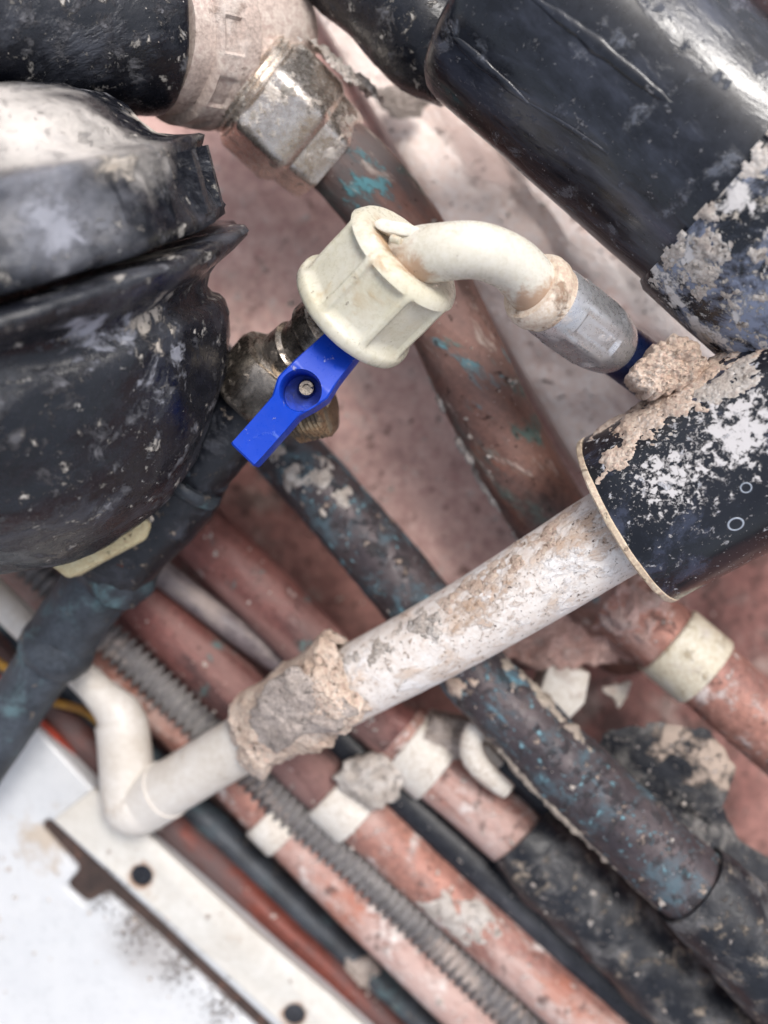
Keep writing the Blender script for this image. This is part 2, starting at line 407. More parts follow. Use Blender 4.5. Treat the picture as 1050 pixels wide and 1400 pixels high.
M['nickel_dusty'] = mat('plaster dusted fitting', lin(204, 188, 178), lin(184, 166, 156), 70, .75, .1, [('noise', A(lin(146, 126, 114), .7), 110, .55, .68, .9), ('noise', A(lin(226, 216, 208), .6), 50, .52, .68, .95)], bsc=420, bdist=.0008)
M['bronze'] = mat('dark tarnished brass', lin(170, 160, 148), lin(104, 96, 88), 90, .26, .9, [('iso', A(lin(44, 41, 40), .8), 100, .54, .64, .5), ('iso', A(lin(196, 182, 168), .6), 300, .59, .68, .6)], bsc=300)
M['brass_edge'] = mat('worn brass', lin(190, 168, 138), lin(136, 120, 100), 120, .34, .85, [('noise', A(lin(60, 52, 46), .8), 160, .52, .62, .7)], bsc=400)
M['steel'] = mat('brushed steel ferrule', lin(214, 214, 216), lin(196, 196, 200), 60, .32, .7, [('noise', A(lin(178, 164, 154), .6), 100, .60, .72, .8)], bsc=700, bdist=.0003, grain=.10)
M['nylon'] = mat('aged white nylon', lin(216, 211, 194), lin(206, 200, 178), 60, .32, 0, [('noise', A(lin(186, 158, 112), .7), 65, .54, .70, .6, 40), ('iso', A(lin(120, 92, 64), .65), 300, .64, .71, .8), ('spot', A(lin(170, 128, 86), .75), 150, .4, 1.0, .7, P(548, 335, .258), .012, 2.4)], bump=.12, bsc=300, bdist=.0003, sss=.25, grain=.08)
M['elbow'] = mat('white plastic with rusty grime', lin(218, 213, 200), lin(210, 204, 188), 60, .3, 0,
    [('spot', A(lin(168, 122, 84), .7), 160, .45, 1.05, .6, P(548, 378, .26), .011, 2.4), ('spot', A(lin(164, 120, 86), .75), 170, .45, 1.05, .7, P(725, 412, .265), .010, 2.4), ('iso', A(lin(110, 78, 56), .7), 420, .64, .72, .8, 50), ('noise', A(lin(190, 160, 126), .4), 120, .6, .7, .5)], bump=.12, bsc=250, bdist=.0003, sss=.15, grain=.1)
M['ring'] = mat('dirty plastic collar', lin(222, 208, 192), lin(206, 186, 166), 90, .5, 0, [('noise', A(lin(130, 100, 78), .8), 140, .55, .66, .8)], bsc=400)
M['rim'] = mat('pale cut edge', lin(216, 200, 180), lin(196, 176, 152), 90, .7, 0, [('iso', A(lin(130, 108, 90), .7), 240, .58, .66, .9)], bsc=400)
M['blue'] = mat('blue plastic lever', (0.002, 0.045, 0.44, 1), (0.003, 0.052, 0.50, 1), 60, .36, 0, [('noise', A(lin(110, 140, 215), .35), 160, .58, .70, .5), ('iso', A(lin(190, 185, 190), .6), 300, .61, .69, .9), ('spot', A(lin(40, 44, 70), .8), 260, .3, 1.0, .8, P(411, 534, .28), .0066, 1.4)], bump=.10, bsc=400, bdist=.0002, grain=0, spec=.3)  # dark spot: shade painted into the screw recess, along with some grime
M['blue_hose'] = mat('dark blue rubber hose', (0.004, 0.012, 0.05, 1), (0.008, 0.02, 0.08, 1), 80, .35, 0, [('noise', A(DUST, .4), 140, .62, .74, .9)])
M['white_pipe'] = mat('white pipe with plaster grime', lin(234, 227, 221), lin(226, 216, 208), 50, .5, 0,
    [('noise', A(lin(206, 178, 154), .6), 90, .50, .64, .9), ('spot', A(lin(186, 150, 120), .65), 260, .3, .9, .9, P(770, 715, .27), .022, 3.0), ('spot', A(lin(180, 146, 118), .65), 260, .2, .7, .9, P(640, 800, .29), .022, 3.2), ('iso', A(lin(184, 150, 122), .6), 420, .59, .69, .9, 40), ('iso', A(lin(156, 122, 96), .7), 240, .63, .70, .9, 34), ('noise', A(lin(240, 236, 234), .9), 60, .54, .62, .8), ('iso', A(lin(96, 72, 58), .85), 800, .62, .67, .9, 45)], stretch=(-30, .6), bsc=420, bdist=.0007)
M['white_clean'] = mat('white plastic pipe', lin(212, 206, 199), lin(202, 194, 184), 50, .4, 0, [('noise', A(lin(188, 170, 150), .5), 70, .56, .7, .8)], bump=.12, grain=.12)
M['clip'] = mat('white plastic clip', lin(214, 208, 200), lin(202, 193, 182), 80, .5, 0, [('noise', A(lin(184, 166, 154), .7), 110, .52, .68, .9)], bump=.2, bsc=400)
M['clip_cream'] = mat('cream plastic clip', lin(216, 207, 188), lin(204, 193, 170), 80, .5, 0, [('noise', A(lin(176, 156, 124), .7), 240, .58, .68, .8), ('noise', A(PALE, .6), 70, .55, .7, .9)], bump=.2, bsc=400)
M['plaster'] = mat('dry crumbling plaster', lin(220, 201, 186), lin(200, 176, 158), 120, .95, 0, [('iso', A(lin(136, 112, 96), .8), 380, .57, .66, .95), ('iso', A(lin(228, 214, 202), .6), 800, .56, .66, .95)], bump=.8, bsc=900, bdist=.0012)
M['plaster_pink'] = mat('pinkish plaster', lin(200, 168, 158), lin(176, 138, 128), 70, .95, 0, [('noise', A(lin(214, 196, 188), .7), 90, .52, .66, .95), ('iso', A(lin(116, 90, 82), .7), 220, .6, .7, .95)], bump=.6, bsc=500, bdist=.0012)
M['crust'] = mat('grey white plaster crust', lin(216, 208, 201), lin(190, 178, 168), 140, .95, 0, [('iso', A(lin(120, 108, 100), .8), 380, .57, .65, .95), ('iso', A(lin(230, 226, 222), .7), 700, .56, .66, .95)], bump=.9, bsc=800, bdist=.0014)
M['grey_mortar'] = mat('grey broken mortar', lin(178, 166, 158), lin(154, 142, 135), 90, .9, 0, [('iso', A(lin(200, 188, 178), .6), 180, .52, .66, .95), ('iso', A(lin(110, 100, 94), .6), 420, .58, .68, .95)], bump=.5, bsc=500, bdist=.0010)
M['hose'] = mat('grey corrugated hose', lin(140, 136, 134), lin(104, 101, 102), 60, .5, 0, [('noise', A(lin(56, 54, 58), .75), 26, .50, .62, .6), ('noise', A(DUST, .7), 60, .57, .7, .9)], stretch=DIAG)
M['enamel'] = mat('white enamelled sheet', lin(200, 201, 203), lin(192, 194, 197), 20, .34, 0,
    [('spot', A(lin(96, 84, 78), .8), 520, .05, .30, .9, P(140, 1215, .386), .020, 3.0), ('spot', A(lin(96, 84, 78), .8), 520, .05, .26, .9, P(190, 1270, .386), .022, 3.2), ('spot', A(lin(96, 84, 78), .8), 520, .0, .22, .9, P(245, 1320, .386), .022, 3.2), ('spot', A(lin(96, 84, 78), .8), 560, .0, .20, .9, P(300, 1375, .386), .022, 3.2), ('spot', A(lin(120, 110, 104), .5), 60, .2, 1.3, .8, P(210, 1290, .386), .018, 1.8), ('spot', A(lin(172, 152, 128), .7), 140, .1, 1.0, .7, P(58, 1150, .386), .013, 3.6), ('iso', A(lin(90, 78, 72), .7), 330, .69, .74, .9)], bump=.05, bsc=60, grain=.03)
M['bracket'] = mat('white painted steel strip', lin(208, 205, 199), lin(198, 193, 185), 40, .4, 0,
    [('noise', A(lin(180, 150, 124), .55), 70, .58, .70, .8), ('iso', A(lin(120, 100, 88), .7), 300, .68, .74, .9),
     ('spot', A(lin(150, 104, 70), .7), 200, .6, 1.0, .8, P(193, 1198, .384), .0062, .9), ('spot', A(lin(150, 104, 70), .7), 200, .6, 1.0, .8, P(402, 1388, .384), .0062, .9)], bump=.1, grain=.1)
M['rust'] = mat('rusty brown metal', lin(74, 58, 53), lin(52, 42, 39), 120, .8, .1, [('noise', A(lin(130, 92, 76), .6), 160, .55, .7, .9)], bsc=500)
M['cream_block'] = mat('cream painted brass flat', lin(224, 208, 166), lin(206, 188, 146), 90, .6, 0, [('iso', A(lin(128, 112, 88), .8), 170, .58, .67, .8), ('iso', A(lin(70, 62, 56), .7), 360, .62, .68, .8)], bsc=400)
M['yellow'] = mat('yellow cable', lin(200, 150, 40), lin(160, 116, 36), 60, .5, 0, [('noise', A(BROWN, .6), 60, .5, .7, .8)])
M['red_cable'] = mat('red brown cable', lin(170, 60, 36), lin(120, 44, 30), 60, .5, 0, [('noise', A(BROWN, .6), 60, .5, .7, .8)])
M['seam'] = mat('dusty tape edge', lin(176, 164, 150), lin(146, 134, 124), 120, .9, 0, [('iso', A(lin(96, 86, 80), .7), 300, .56, .66, .9)], bsc=500)

# ------------------------------------------------------------------ the setting: floor
def floor():
    n = 90; V = []; F = []; L = 0.46
    for i in range(n + 1):
        for j in range(n + 1):
            x, y = -L + 2 * L * i / n, -L + 2 * L * j / n
            e = sm(L, L * .85, max(abs(x), abs(y)))
            V.append((x, y, .002 * fb((x, y, 0), 30, 1, 5) * e))
    F = [(i * (n + 1) + j, (i + 1) * (n + 1) + j, (i + 1) * (n + 1) + j + 1, i * (n + 1) + j + 1) for i in range(n) for j in range(n)]
    rim = [i * (n + 1) for i in range(n + 1)] + [n * (n + 1) + j for j in range(1, n + 1)] + [i * (n + 1) + n for i in range(n - 1, -1, -1)] + [j for j in range(n - 1, 0, -1)]
    k0 = len(V); k = len(rim)
    for r in rim: V.append((V[r][0] * 6, V[r][1] * 6, 0))
    for i in range(k): F.append((rim[i], rim[(i + 1) % k], k0 + (i + 1) % k, k0 + i))
    o = mesh('ground', V, F, M['floor'], None); o['kind'] = 'structure'
floor()

# ------------------------------------------------------------------ boards behind the pipes
o = board('painted_board', [(60, 215), (720, 916), (900, 700), (330, -120)], .384, .040, M['red_board'], amp=.0028, nsc=26, seed=3)
tag(o, 'red brown painted board scuffed white, under the copper pipe below the white nut', 'board')
def warp(u, v, p):
    return -.006 * sm(.42, .36, v + .04 * fb(p, 60, 2, 3)) - .0015 * sm(.60, .56, v + .05 * fb(p, 80, 6, 3))
o = board('painted_board', [(380, -90), (800, 640), (1160, 600), (640, -260)], .366, .056, M['pale_board'], amp=.0030, nsc=42, seed=8, warp=warp, cell=.0025)
tag(o, 'pale pink board with cracked paint, between the copper pipe and the fat black pipe', 'board')
o = lump('plaster_slab', [(655, 905), (700, 850), (790, 770), (870, 790), (900, 850), (868, 900), (810, 912), (740, 915), (700, 900)], .365, .006, M['plaster_pink'], amp=.004, nsc=90, seed=4, edge=.003, thick=.03)
tag(o, 'broken pink plaster slab under the white waste pipe, beside the cream clip', 'plaster')
o = lump('plaster_chip', [(822, 940), (842, 934), (862, 932), (858, 952), (846, 966)], .372, .0012, M['clip'], amp=.0008, nsc=200, seed=5, n=30, rings=6, thick=.002)
tag(o, 'small white triangular chip lying below the cream clip', 'chip')
o = lump('mortar_crumb', [(515, 120), (560, 112), (590, 132), (575, 160), (535, 162), (512, 140)], .360, .0015, M['grey_mortar'], amp=.0015, nsc=90, seed=14, edge=.0014)
tag(o, 'grey mortar crumb on the pale board beside the big hex nut', 'mortar')

# ------------------------------------------------------------------ background pipes
def pipe_thing(name, label, pts, m, part='tube', **kw):
    o = tube(name, pts, m, None, **kw); tag(o, label, 'pipe'); return o
H6 = [(-140, 620, .392, 60), (60, 815, .392, 60), (260, 1010, .39, 60), (380, 1130, .388, 62), (490, 1240, .386, 66), (760, 1500, .384, 70)]
pipe_thing('copper_pipe', 'pink dusty copper pipe left of the grey ribbed hose, carrying a small white clip', H6, M['copper_pink'], amp=.0004)
H5 = [(-60, 680, .378, 44), (60, 790, .378, 44), (220, 940, .378, 48), (330, 1040, .380, 50), (400, 1110, .381, 50), (520, 1215, .380, 48), (800, 1480, .378, 50)]
o = tube('corrugated_hose', H5, M['hose'], None, segs=24, step=.00045, mod=lambda L, a: .90 + .17 * math.copysign(abs(math.sin(L * math.tau / .0037)) ** .5, math.sin(L * math.tau / .0037)), sharp=0)
tag(o, 'grey corrugated flexible hose running between two pink copper pipes', 'hose')
H4 = [(40, 650, .384, 84), (150, 770, .384, 84), (260, 885, .384, 84), (420, 1046, .380, 82), (560, 1176, .378, 78), (700, 1302, .377, 80), (920, 1500, .375, 82)]
o = pipe_thing('copper_pipe', 'copper pipe beside the ribbed hose, plaster smeared below its big dusty white clip', H4[:4] + [(470, 1092, .3795, 81)], M['copper_red'], amp=.0004)
tube('tube', [(452, 1076, .3795, 82.5)] + H4[4:], M['copper_pink'], o, amp=.0004); r_h4 = o
H3 = [(90, 670, .375, 36), (213, 776, .375, 36), (300, 845, .377, 36), (420, 935, .385, 34), (560, 1060, .394, 34)]
pipe_thing('conduit', 'thin grey conduit running between two dull red copper pipes near the black tap pipe', H3, M['grey_pipe'])
H2 = [(120, 590, .380, 86), (230, 690, .380, 86), (390, 842, .378, 88), (500, 960, .374, 88), (610, 1060, .371, 90), (690, 1128, .370, 92), (748, 1182, .369, 92)]
o = pipe_thing('copper_pipe', 'bare copper pipe passing behind the plaster lump into a dusty black sleeve', H2[:4] + [(560, 1014, .3722, 89)], M['copper_red'], amp=.0004)
tube('tube', [(545, 1000, .3725, 90)] + H2[4:], M['copper_pink'], o, amp=.0004)
s2 = [(712, 1140, .368, 106), (740, 1168, .367, 118), (860, 1280, .366, 124), (960, 1372, .365, 128), (1120, 1520, .364, 132)]
tube('black_sleeve', s2, M['tar'], o, amp=.0012, nsc=60, small=.0004)
H8 = [(440, 975, .386, 80), (575, 1110, .384, 80), (700, 1225, .383, 82), (900, 1405, .382, 86), (1000, 1500, .382, 88)]
o = pipe_thing('black_pipe', 'smooth black pipe between the plaster smeared copper pipe and the black sleeve', H8, M['black_smooth'])
tube('seam', [(600, 1085, .364, 8), (690, 1170, .363, 10), (760, 1245, .362, 14), (850, 1325, .361, 16), (970, 1425, .361, 18), (1060, 1505, .361, 18)], M['seam'], o, segs=10, amp=.0012, nsc=160, small=.0006)
H7 = [(-40, 870, .40, 46), (60, 965, .40, 46), (200, 1100, .402, 44), (330, 1215, .404, 40), (470, 1345, .404, 40), (620, 1480, .404, 40)]
pipe_thing('copper_pipe', 'dark maroon copper pipe nearest the white enamel sheet', H7, M['copper_maroon'], amp=.0003)
pipe_thing('conduit', 'thin pale conduit lying along the edge of the white strip', [(150, 1100, .412, 26), (290, 1215, .412, 26), (410, 1320, .412, 26), (560, 1455, .412, 26)], M['grey_pipe'])
pipe_thing('conduit', 'dark grey conduit in the shade between the maroon and the pink copper pipe', [(-20, 800, .408, 50), (120, 960, .408, 50), (280, 1120, .41, 50), (400, 1235, .41, 50), (640, 1460, .41, 50)], M['dark_metal'])
o = tube('cable', [(-60, 860, .375, 11), (10, 915, .378, 11), (60, 955, .384, 11), (120, 975, .39, 11), (180, 1030, .405, 10)], M['yellow'], None, segs=12)
tag(o, 'thin yellow cable showing behind the tap pipe at the left', 'cable')
o = tube('cable', [(-60, 905, .378, 10), (0, 930, .38, 10), (50, 980, .388, 10), (130, 1060, .40, 10)], M['red_cable'], None, segs=12)
tag(o, 'thin red cable just below the yellow cable at the left', 'cable')

H1 = [(250, 470, .352, 92), (400, 628, .352, 92), (460, 695, .352, 94), (560, 812, .350, 96), (640, 910, .346, 98), (730, 1005, .342, 102), (830, 1103, .339, 108), (960, 1222, .337, 112), (1010, 1270, .337, 112)]
o = pipe_thing('verdigris_pipe', 'dark copper pipe blotched with blue verdigris, running into a torn black sleeve', H1, M['verdigris'], amp=.0007, small=.0002)
crust('plaster_smear', H1, .14, .32, -80, 95, M['crust'], o, amp=.0014, thr=.10, nsc=110, seed=2)
crust('plaster_smear', H1, .50, .62, -40, 80, M['plaster'], o, amp=.0010, thr=.14, nsc=150, seed=31)
crust('plaster_smear', H1, .60, .92, 62, 100, M['seam'], o, amp=.0012, thr=-.15, nsc=90, seed=12)
crust('plaster_smear', H1, .52, .74, -95, -45, M['seam'], o, amp=.0012, thr=.02, nsc=110, seed=22)
# torn sleeve
sl_pts = [(945, 1210, .337, 128), (985, 1245, .3365, 134), (1060, 1320, .336, 142), (1200, 1450, .335, 150)]
o = thing('torn_sleeve', 'torn black bitumen sleeve with a curled flap at the end of the verdigris pipe', 'sleeve', P(1000, 1260, .36))
tube('sleeve', sl_pts, M['tar'], o, amp=.0012, nsc=70, small=.0004, wall=.0012)
lump('flap', [(800, 1030, .358), (835, 1000, .352), (900, 988, .348), (970, 1000, .345), (1008, 1050, .348), (985, 1100, .35), (1020, 1165, .35), (1100, 1200, .35), (1120, 1290, .345), (1040, 1262, .340), (975, 1180, .340), (900, 1112, .343), (850, 1068, .35)], .348, .002, M['flap'], o, amp=.0018, nsc=34, seed=3, thick=.0025, n=140, edge=.0015)
crust('edge_bead', [(845, 1065, .342, 10), (900, 1118, .338, 10), (965, 1185, .335, 12), (1050, 1265, .334, 14), (1160, 1360, .334, 14)], 0, 1, -180, 180, M['seam'], o, amp=.0006, thr=-.6, nsc=120, seed=2, edge=.02)
tube('edge_bead', [(700, 1040, .345, 14), (780, 1120, .343, 14), (880, 1215, .340, 14), (950, 1275, .338, 16), (1020, 1335, .336, 16), (1140, 1450, .336, 16)], M['seam'], o, segs=10, amp=.0010, nsc=200, small=.0006)
tube('sleeve_side', [(640, 985, .372, 64), (740, 1080, .372, 70), (850, 1190, .37, 76), (960, 1300, .368, 80), (1130, 1460, .366, 84)], M['black_smooth'], o)

# right hand pink pipe with cream clip
H10 = [(640, 640, .372, 96), (820, 800, .36, 98), (930, 890, .352, 100), (1040, 985, .348, 102), (1200, 1120, .345, 104)]
o = pipe_thing('copper_pipe', 'pink plaster smeared copper pipe at the right, held by the cream clip', H10[1:], M['copper_pink'], amp=.0005)
crust('plaster_smear', H10[1:], .0, .22, -90, 90, M['plaster_pink'], o, amp=.0025, thr=-.1, nsc=100, seed=9)

def clip(label, pts, s, wid, m, grow=1.16, a0=-115, a1=115, name='pipe_clip', lug=None, group='plastic pipe clips'):
    """a C-shaped band round a pipe, with its foot block under it"""
    pa = path(pts, .001); L = pa[-1][3] * s
    c, t, r, _ = min(pa, key=lambda q: abs(q[3] - L)); e1, e2 = frame(t)
    root = thing(name, label, 'pipe clip', c - Vector((0, 0, r * 1.2)), group)
    n = 40; R = []
    ro, ri = r * grow, r * 1.005
    for i in range(n + 1):
        a = math.radians(a0 + (a1 - a0) * i / n); u = e1 * math.cos(a) + e2 * math.sin(a)
        prof = [(ri, -wid / 2), (ro - .0006, -wid / 2), (ro, -wid / 2 + .0007), (ro, wid / 2 - .0007), (ro - .0006, wid / 2), (ri, wid / 2)]
        R.append([c + u * q + t * x for q, x in prof])
    V, F = skin(R); mesh('band', V, F, m, root, sharp=40)
    fw, fh = r * 1.02, r * .5
    V = []; zc = c - e1 * (r * 1.32)
    for dx in (-1, 1):
        for dy in (-1, 1):
            for dz in (-1, 1): V.append(zc + t * dx * wid * .47 + e2 * dy * fw + e1 * dz * fh)
    mesh('foot', V, [(0, 1, 3, 2), (4, 6, 7, 5), (0, 4, 5, 1), (2, 3, 7, 6), (0, 2, 6, 4), (1, 5, 7, 3)], m, root, smooth=False)
    return root
clip('cream plastic clip round the pink pipe under the black branch stub', H10, .55, .0175, M['clip_cream'], 1.10)
clip('small square white clip on the leftmost pink copper pipe', H6, .58, .0125, M['clip'], 1.2)
r4 = clip('big dusty white clip below the plaster lump, beside the ribbed hose', H4, .515, .016, M['clip'], 1.22)
r2 = clip('white clip on the bare copper pipe just above the black sleeve', [(120, 590, .380, 86), (500, 960, .374, 88), (610, 1060, .371, 90), (748, 1182, .369, 92)], .745, .0165, M['clip'], 1.16)
# plaster on clips, loose clip parts
o = lump('plaster_lump', [(470, 1040), (520, 1030), (560, 1060), (545, 1090), (520, 1110), (480, 1090), (455, 1065)], .363, .004, M['crust'], amp=.002, nsc=90, seed=8, thick=.014, edge=.0018)
tag(o, 'whitish plaster lump stuck on the big dusty white clip', 'plaster')
o = lump('plaster_lump', [(590, 975), (640, 985), (668, 1010), (650, 1035), (615, 1040), (575, 1010)], .362, .003, M['grey_mortar'], amp=.002, nsc=90, seed=18, thick=.02)
tag(o, 'grey brown plaster lump between the white pipe clip and the verdigris pipe', 'plaster')
hook = thing('broken_clip', 'broken white clip hook standing beside the verdigris pipe', 'pipe clip', P(665, 1040, .37))
tube('hook', [(712, 1012, .358, 30), (680, 990, .350, 34), (650, 1000, .348, 34), (645, 1030, .349, 34), (665, 1058, .350, 32), (690, 1078, .351, 28), (696, 1083, .351, 24)], M['clip'], hook, segs=20, amp=.0004, mod=lambda L, a: 1.0 - .25 * abs(math.cos(a)))
prism('foot', [(640, 1030), (668, 1018), (690, 1045), (665, 1062)], .356, .02, M['clip'], hook)
o = prism('broken_clip', [(752, 905), (808, 920), (800, 962), (778, 985), (736, 950)], .362, .02, M['clip'], None, bevel=.0012)
tag(o, 'white clip block half hidden between the plaster slab and the verdigris pipe', 'pipe clip')
crust('plaster_smear', H4[4:], .0, .35, -70, 80, M['crust'], r_h4, amp=.0007, thr=.05, nsc=60, seed=28)

# ------------------------------------------------------------------ white enamelled sheet, lower left
pan = thing('enamel_panel', 'white enamelled sheet with a holed strip and a rusty slot, lower left', 'panel', P(150, 1250, .42))
prism('sheet', [(-320, 640), (56, 1000), (197, 1150), (343, 1279), (450, 1369), (640, 1540), (420, 1650), (-320, 1650)], .386, .040, M['enamel'], pan, bevel=.003, seg=3,
      cutters=[([(53, 1129), (66, 1120), (220, 1262), (420, 1448), (406, 1459), (206, 1272), (144, 1220), (118, 1238), (88, 1212), (108, 1190)], .006)])
prism('slot_rust', [(44, 1132), (66, 1114), (224, 1262), (424, 1448), (402, 1466), (200, 1282), (142, 1230), (116, 1244), (80, 1212), (102, 1190)], .3895, .010, M['rust'], pan, bevel=0)
hole = lambda cx, cy, r: [(cx + r * math.cos(i * math.pi / 12), cy + r * math.sin(i * math.pi / 12)) for i in range(24)]
prism('strip', [(72, 1122), (128, 1078), (200, 1140), (345, 1272), (452, 1362), (640, 1530), (590, 1590), (240, 1268)], .384, .004, M['bracket'], pan, bevel=.0008, cutters=[(hole(193, 1198, 15), .02), (hole(402, 1388, 15), .02)])
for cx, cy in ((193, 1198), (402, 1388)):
    o = prism('hole_shade', hole(cx, cy, 15.6), .3858, .012, M['rust'], pan, bevel=0)
    o.data.materials.clear(); o.data.materials.append(M['black_smooth'])  # black disc stands in for the shade down each hole

# ------------------------------------------------------------------ tap pipe, valve, lever
tp = thing('tap_pipe', 'grimy black pipe with joint rings and a cream flat, beside the rubber boot', 'pipe', P(180, 740, .36))
tube('upper_pipe', [(345, 545, .306, 94), (300, 605, .312, 94), (258, 655, .318, 92)], M['black_pipe'], tp, amp=.0003)
tube('elbow', [(268, 628, .318, 98), (250, 662, .319, 108), (225, 695, .322, 112), (180, 745, .326, 112), (150, 780, .330, 104)], M['black_pipe'], tp, amp=.0012, nsc=50)
for a, b, wd, k in ((268, 632, 104, 0), (255, 650, 114, 1)):
    tube('joint_ring', [(a + 5, b - 6, .3165, wd), (a, b, .317, wd + 7), (a - 5, b + 6, .3175, wd)], M['dark_metal'], tp, amp=.0009, nsc=160, step=.0008)
crust('grime', [(290, 612, .3155, 112), (235, 680, .321, 114)], 0, 1, 10, 120, M['crust'], tp, amp=.0016, thr=.12, nsc=150, seed=5)
tube('tail_pipe', [(165, 765, .330, 92), (120, 820, .336, 98), (80, 880, .342, 96)], M['dark_metal'], tp, amp=.0006)
tube('joint_ring', [(176, 752, .328, 108), (160, 776, .330, 114), (146, 796, .332, 106)], M['dark_metal'], tp, amp=.0015, nsc=120, step=.0008)
tube('joint_ring', [(88, 868, .341, 98), (76, 888, .342, 104), (68, 900, .343, 92)], M['dark_metal'], tp, amp=.0008, nsc=160, step=.0008)
tube('tail_pipe', [(84, 876, .342, 82), (40, 940, .346, 80), (-60, 1090, .354, 80)], M['dark_metal'], tp, amp=.0004)
prism('cream_flat', [(66, 772), (186, 700), (206, 715), (196, 738), (92, 792)], .308, .016, M['cream_block'], tp, bevel=.0012)
prism('dark_flat', [(184, 700), (205, 680), (212, 712), (204, 718)], .309, .014, M['bronze'], tp, bevel=.001)

vl = thing('tap_valve', 'tarnished brass valve body with a big hex nut under the blue lever', 'valve', P(400, 520, .32))
va, vb = P(345, 548, .305), P(392, 492, .297)
nut_r = 66 * KPX * .30
lathe('hex_nut', va, vb, [(0, .72 * nut_r), (0, .9 * nut_r), (.12, nut_r), (.8, nut_r), (.92, .93 * nut_r), (.92, .80 * nut_r), (1, .76 * nut_r), (1, .5 * nut_r)], M['bronze'], vl, segs=72, rad=hexrad(6, .93, 1.0, .4), amp=.0003)
lathe('body', P(372, 516, .302), P(478, 430, .281), [(0, .0090), (.22, .0094), (.25, .0105), (.42, .0105), (.45, .0092), (.62, .0098), (.66, .0112), (.82, .0112), (.86, .0100), (1, .0100)], M['bronze'], vl, segs=40)
lathe('gland', P(418, 536, .305), P(412, 534, .283), [(0, .0085), (.5, .0085), (.55, .0065), (1, .0065)], M['brass_edge'], vl, segs=30)
th = [(0, .0075)] + [(0.05 + .9 * i / 16, .0100 + (.0006 if i % 2 else 0)) for i in range(17)] + [(1, .0080)]
lathe('side_nut', P(398, 560, .300), P(448, 548, .296), th, M['brass_edge'], vl, segs=48, rad=hexrad(8, .96, 1.0))

lev = thing('tap_lever', 'bright blue plastic lever handle with a round screw recess on the tap valve', 'lever', P(400, 540, .285))
def lever():
    poly = [(455, 439), (492, 478), (462, 520), (448, 545), (430, 557), (408, 569), (346, 637), (314, 606), (372, 541), (380, 515), (398, 497)]
    d = .2705; n = 120; hc = P(411, 534, d); pts = resample([P(x, y, d) for x, y in poly], n)
    u = (P(473, 458, d) - P(330, 622, d)); Lu = u.length; u.normalize(); o0 = P(330, 622, d)
    def z(p):
        t = (p - o0).dot(u) / Lu
        return -.016 * max(0, t - .66) - .0012 * sm(.62, .0, t) + .0006 * sm(.3, .5, t)
    rh = .0058; R = []
    a0 = [math.atan2((p - hc).y, (p - hc).x) for p in pts]
    circ = [hc + Vector((math.cos(a), math.sin(a), 0)) * rh for a in a0]
    dn = lambda ring, k, zz: [Vector((p.x, p.y, p.z)) + Vector((0, 0, zz)) for p in ring]
    inset = [p + (hc - p).normalized() * .0005 for p in pts]
    th = .0115
    R.append([p + Vector((0, 0, z(p) - th)) for p in pts])
    R.append([p + Vector((0, 0, z(p) - .0005)) for p in pts])
    for k in range(0, 15):
        s = k / 14; R.append([q + Vector((0, 0, z(q))) for q in (a.lerp(b, s) for a, b in zip(inset, circ))])
    R.append([hc + (p - hc) * .95 + Vector((0, 0, -.0004)) for p in circ])
    R.append([hc + (p - hc) * .90 + Vector((0, 0, -.0095)) for p in circ])
    R.append([hc + (p - hc) * .02 + Vector((0, 0, -.0096)) for p in circ])
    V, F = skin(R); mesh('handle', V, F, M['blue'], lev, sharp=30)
    c = P(416, 525, d)
    lathe('screw', hc + Vector((.0010, .0016, -.0098)), hc + Vector((.0010, .0016, -.0072)), [(0, .0024), (.7, .0024), (1, .0020), (1, .0012), (.4, .0011), (.4, .0001)], M['bronze'], lev, segs=24)
lever()

# ------------------------------------------------------------------ white nut, elbow, steel ferrule, blue hose
hc_ = thing('hose_connector', 'aged white ribbed plastic nut with bent elbow and steel ferrule, in the centre', 'connector', P(560, 380, .29))
na, nb = P(478, 432, .2790), P(563, 343, .2650)
R0 = 94 * KPX * .278
def nutrad(t, r, a):
    s = math.pi / 4; x = (a + .16) % s - s / 2
    if t < .165 or t > .88: 
        return r
    k = sm(.165, .20, t) * sm(.88, .82, t)
    flat = min(r * .895 / math.cos(x), r)
    rib = r * 1.0
    f = sm(.075, .050, abs(abs(x) - s / 2))
    v = flat * (1 - f) + rib * f
    return r * (1 - k) + v * k
prof = [(0, .80), (0, .95), (.02, .985), (.06, 1.0), (.11, 1.0), (.14, .99), (.16, .97)] + [(.17 + .71 * i / 14, .965 - .02 * i / 14) for i in range(1, 15)] + [(.91, .925), (.95, .89), (.985, .83), (1.0, .76), (1.0, .60), (.97, .45)]
lathe('nut', na, nb, [(t, r * R0) for t, r in prof], M['nylon'], hc_, segs=256, rad=nutrad, amp=.00015, sharp=60)
EL = [(536, 372, .2685, 76), (566, 352, .2620, 80), (610, 344, .2560, 79), (655, 343, .2550, 77), (698, 360, .2600, 76), (727, 389, .2660, 77), (742, 408, .2700, 79)]
tube('elbow', EL, M['elbow'], hc_, segs=48, step=.0012, amp=.00015)
lump('fin', [(512, 304, .2555), (520, 298, .2555), (556, 305, .2545), (592, 318, .2535), (566, 324, .2540), (528, 318, .255), (515, 312, .2555)], .255, .0004, M['elbow'], hc_, amp=.0002, thick=.006, n=48, rings=8, edge=0)
tube('peg', [(536, 326, .2525, 12), (548, 330, .2510, 10)], M['nylon'], hc_, segs=14)
fa, fb_ = P(727, 392, .2670), P(846, 480, .2900)
L_ = (fb_ - fa).length; fr = 53 * KPX * .27
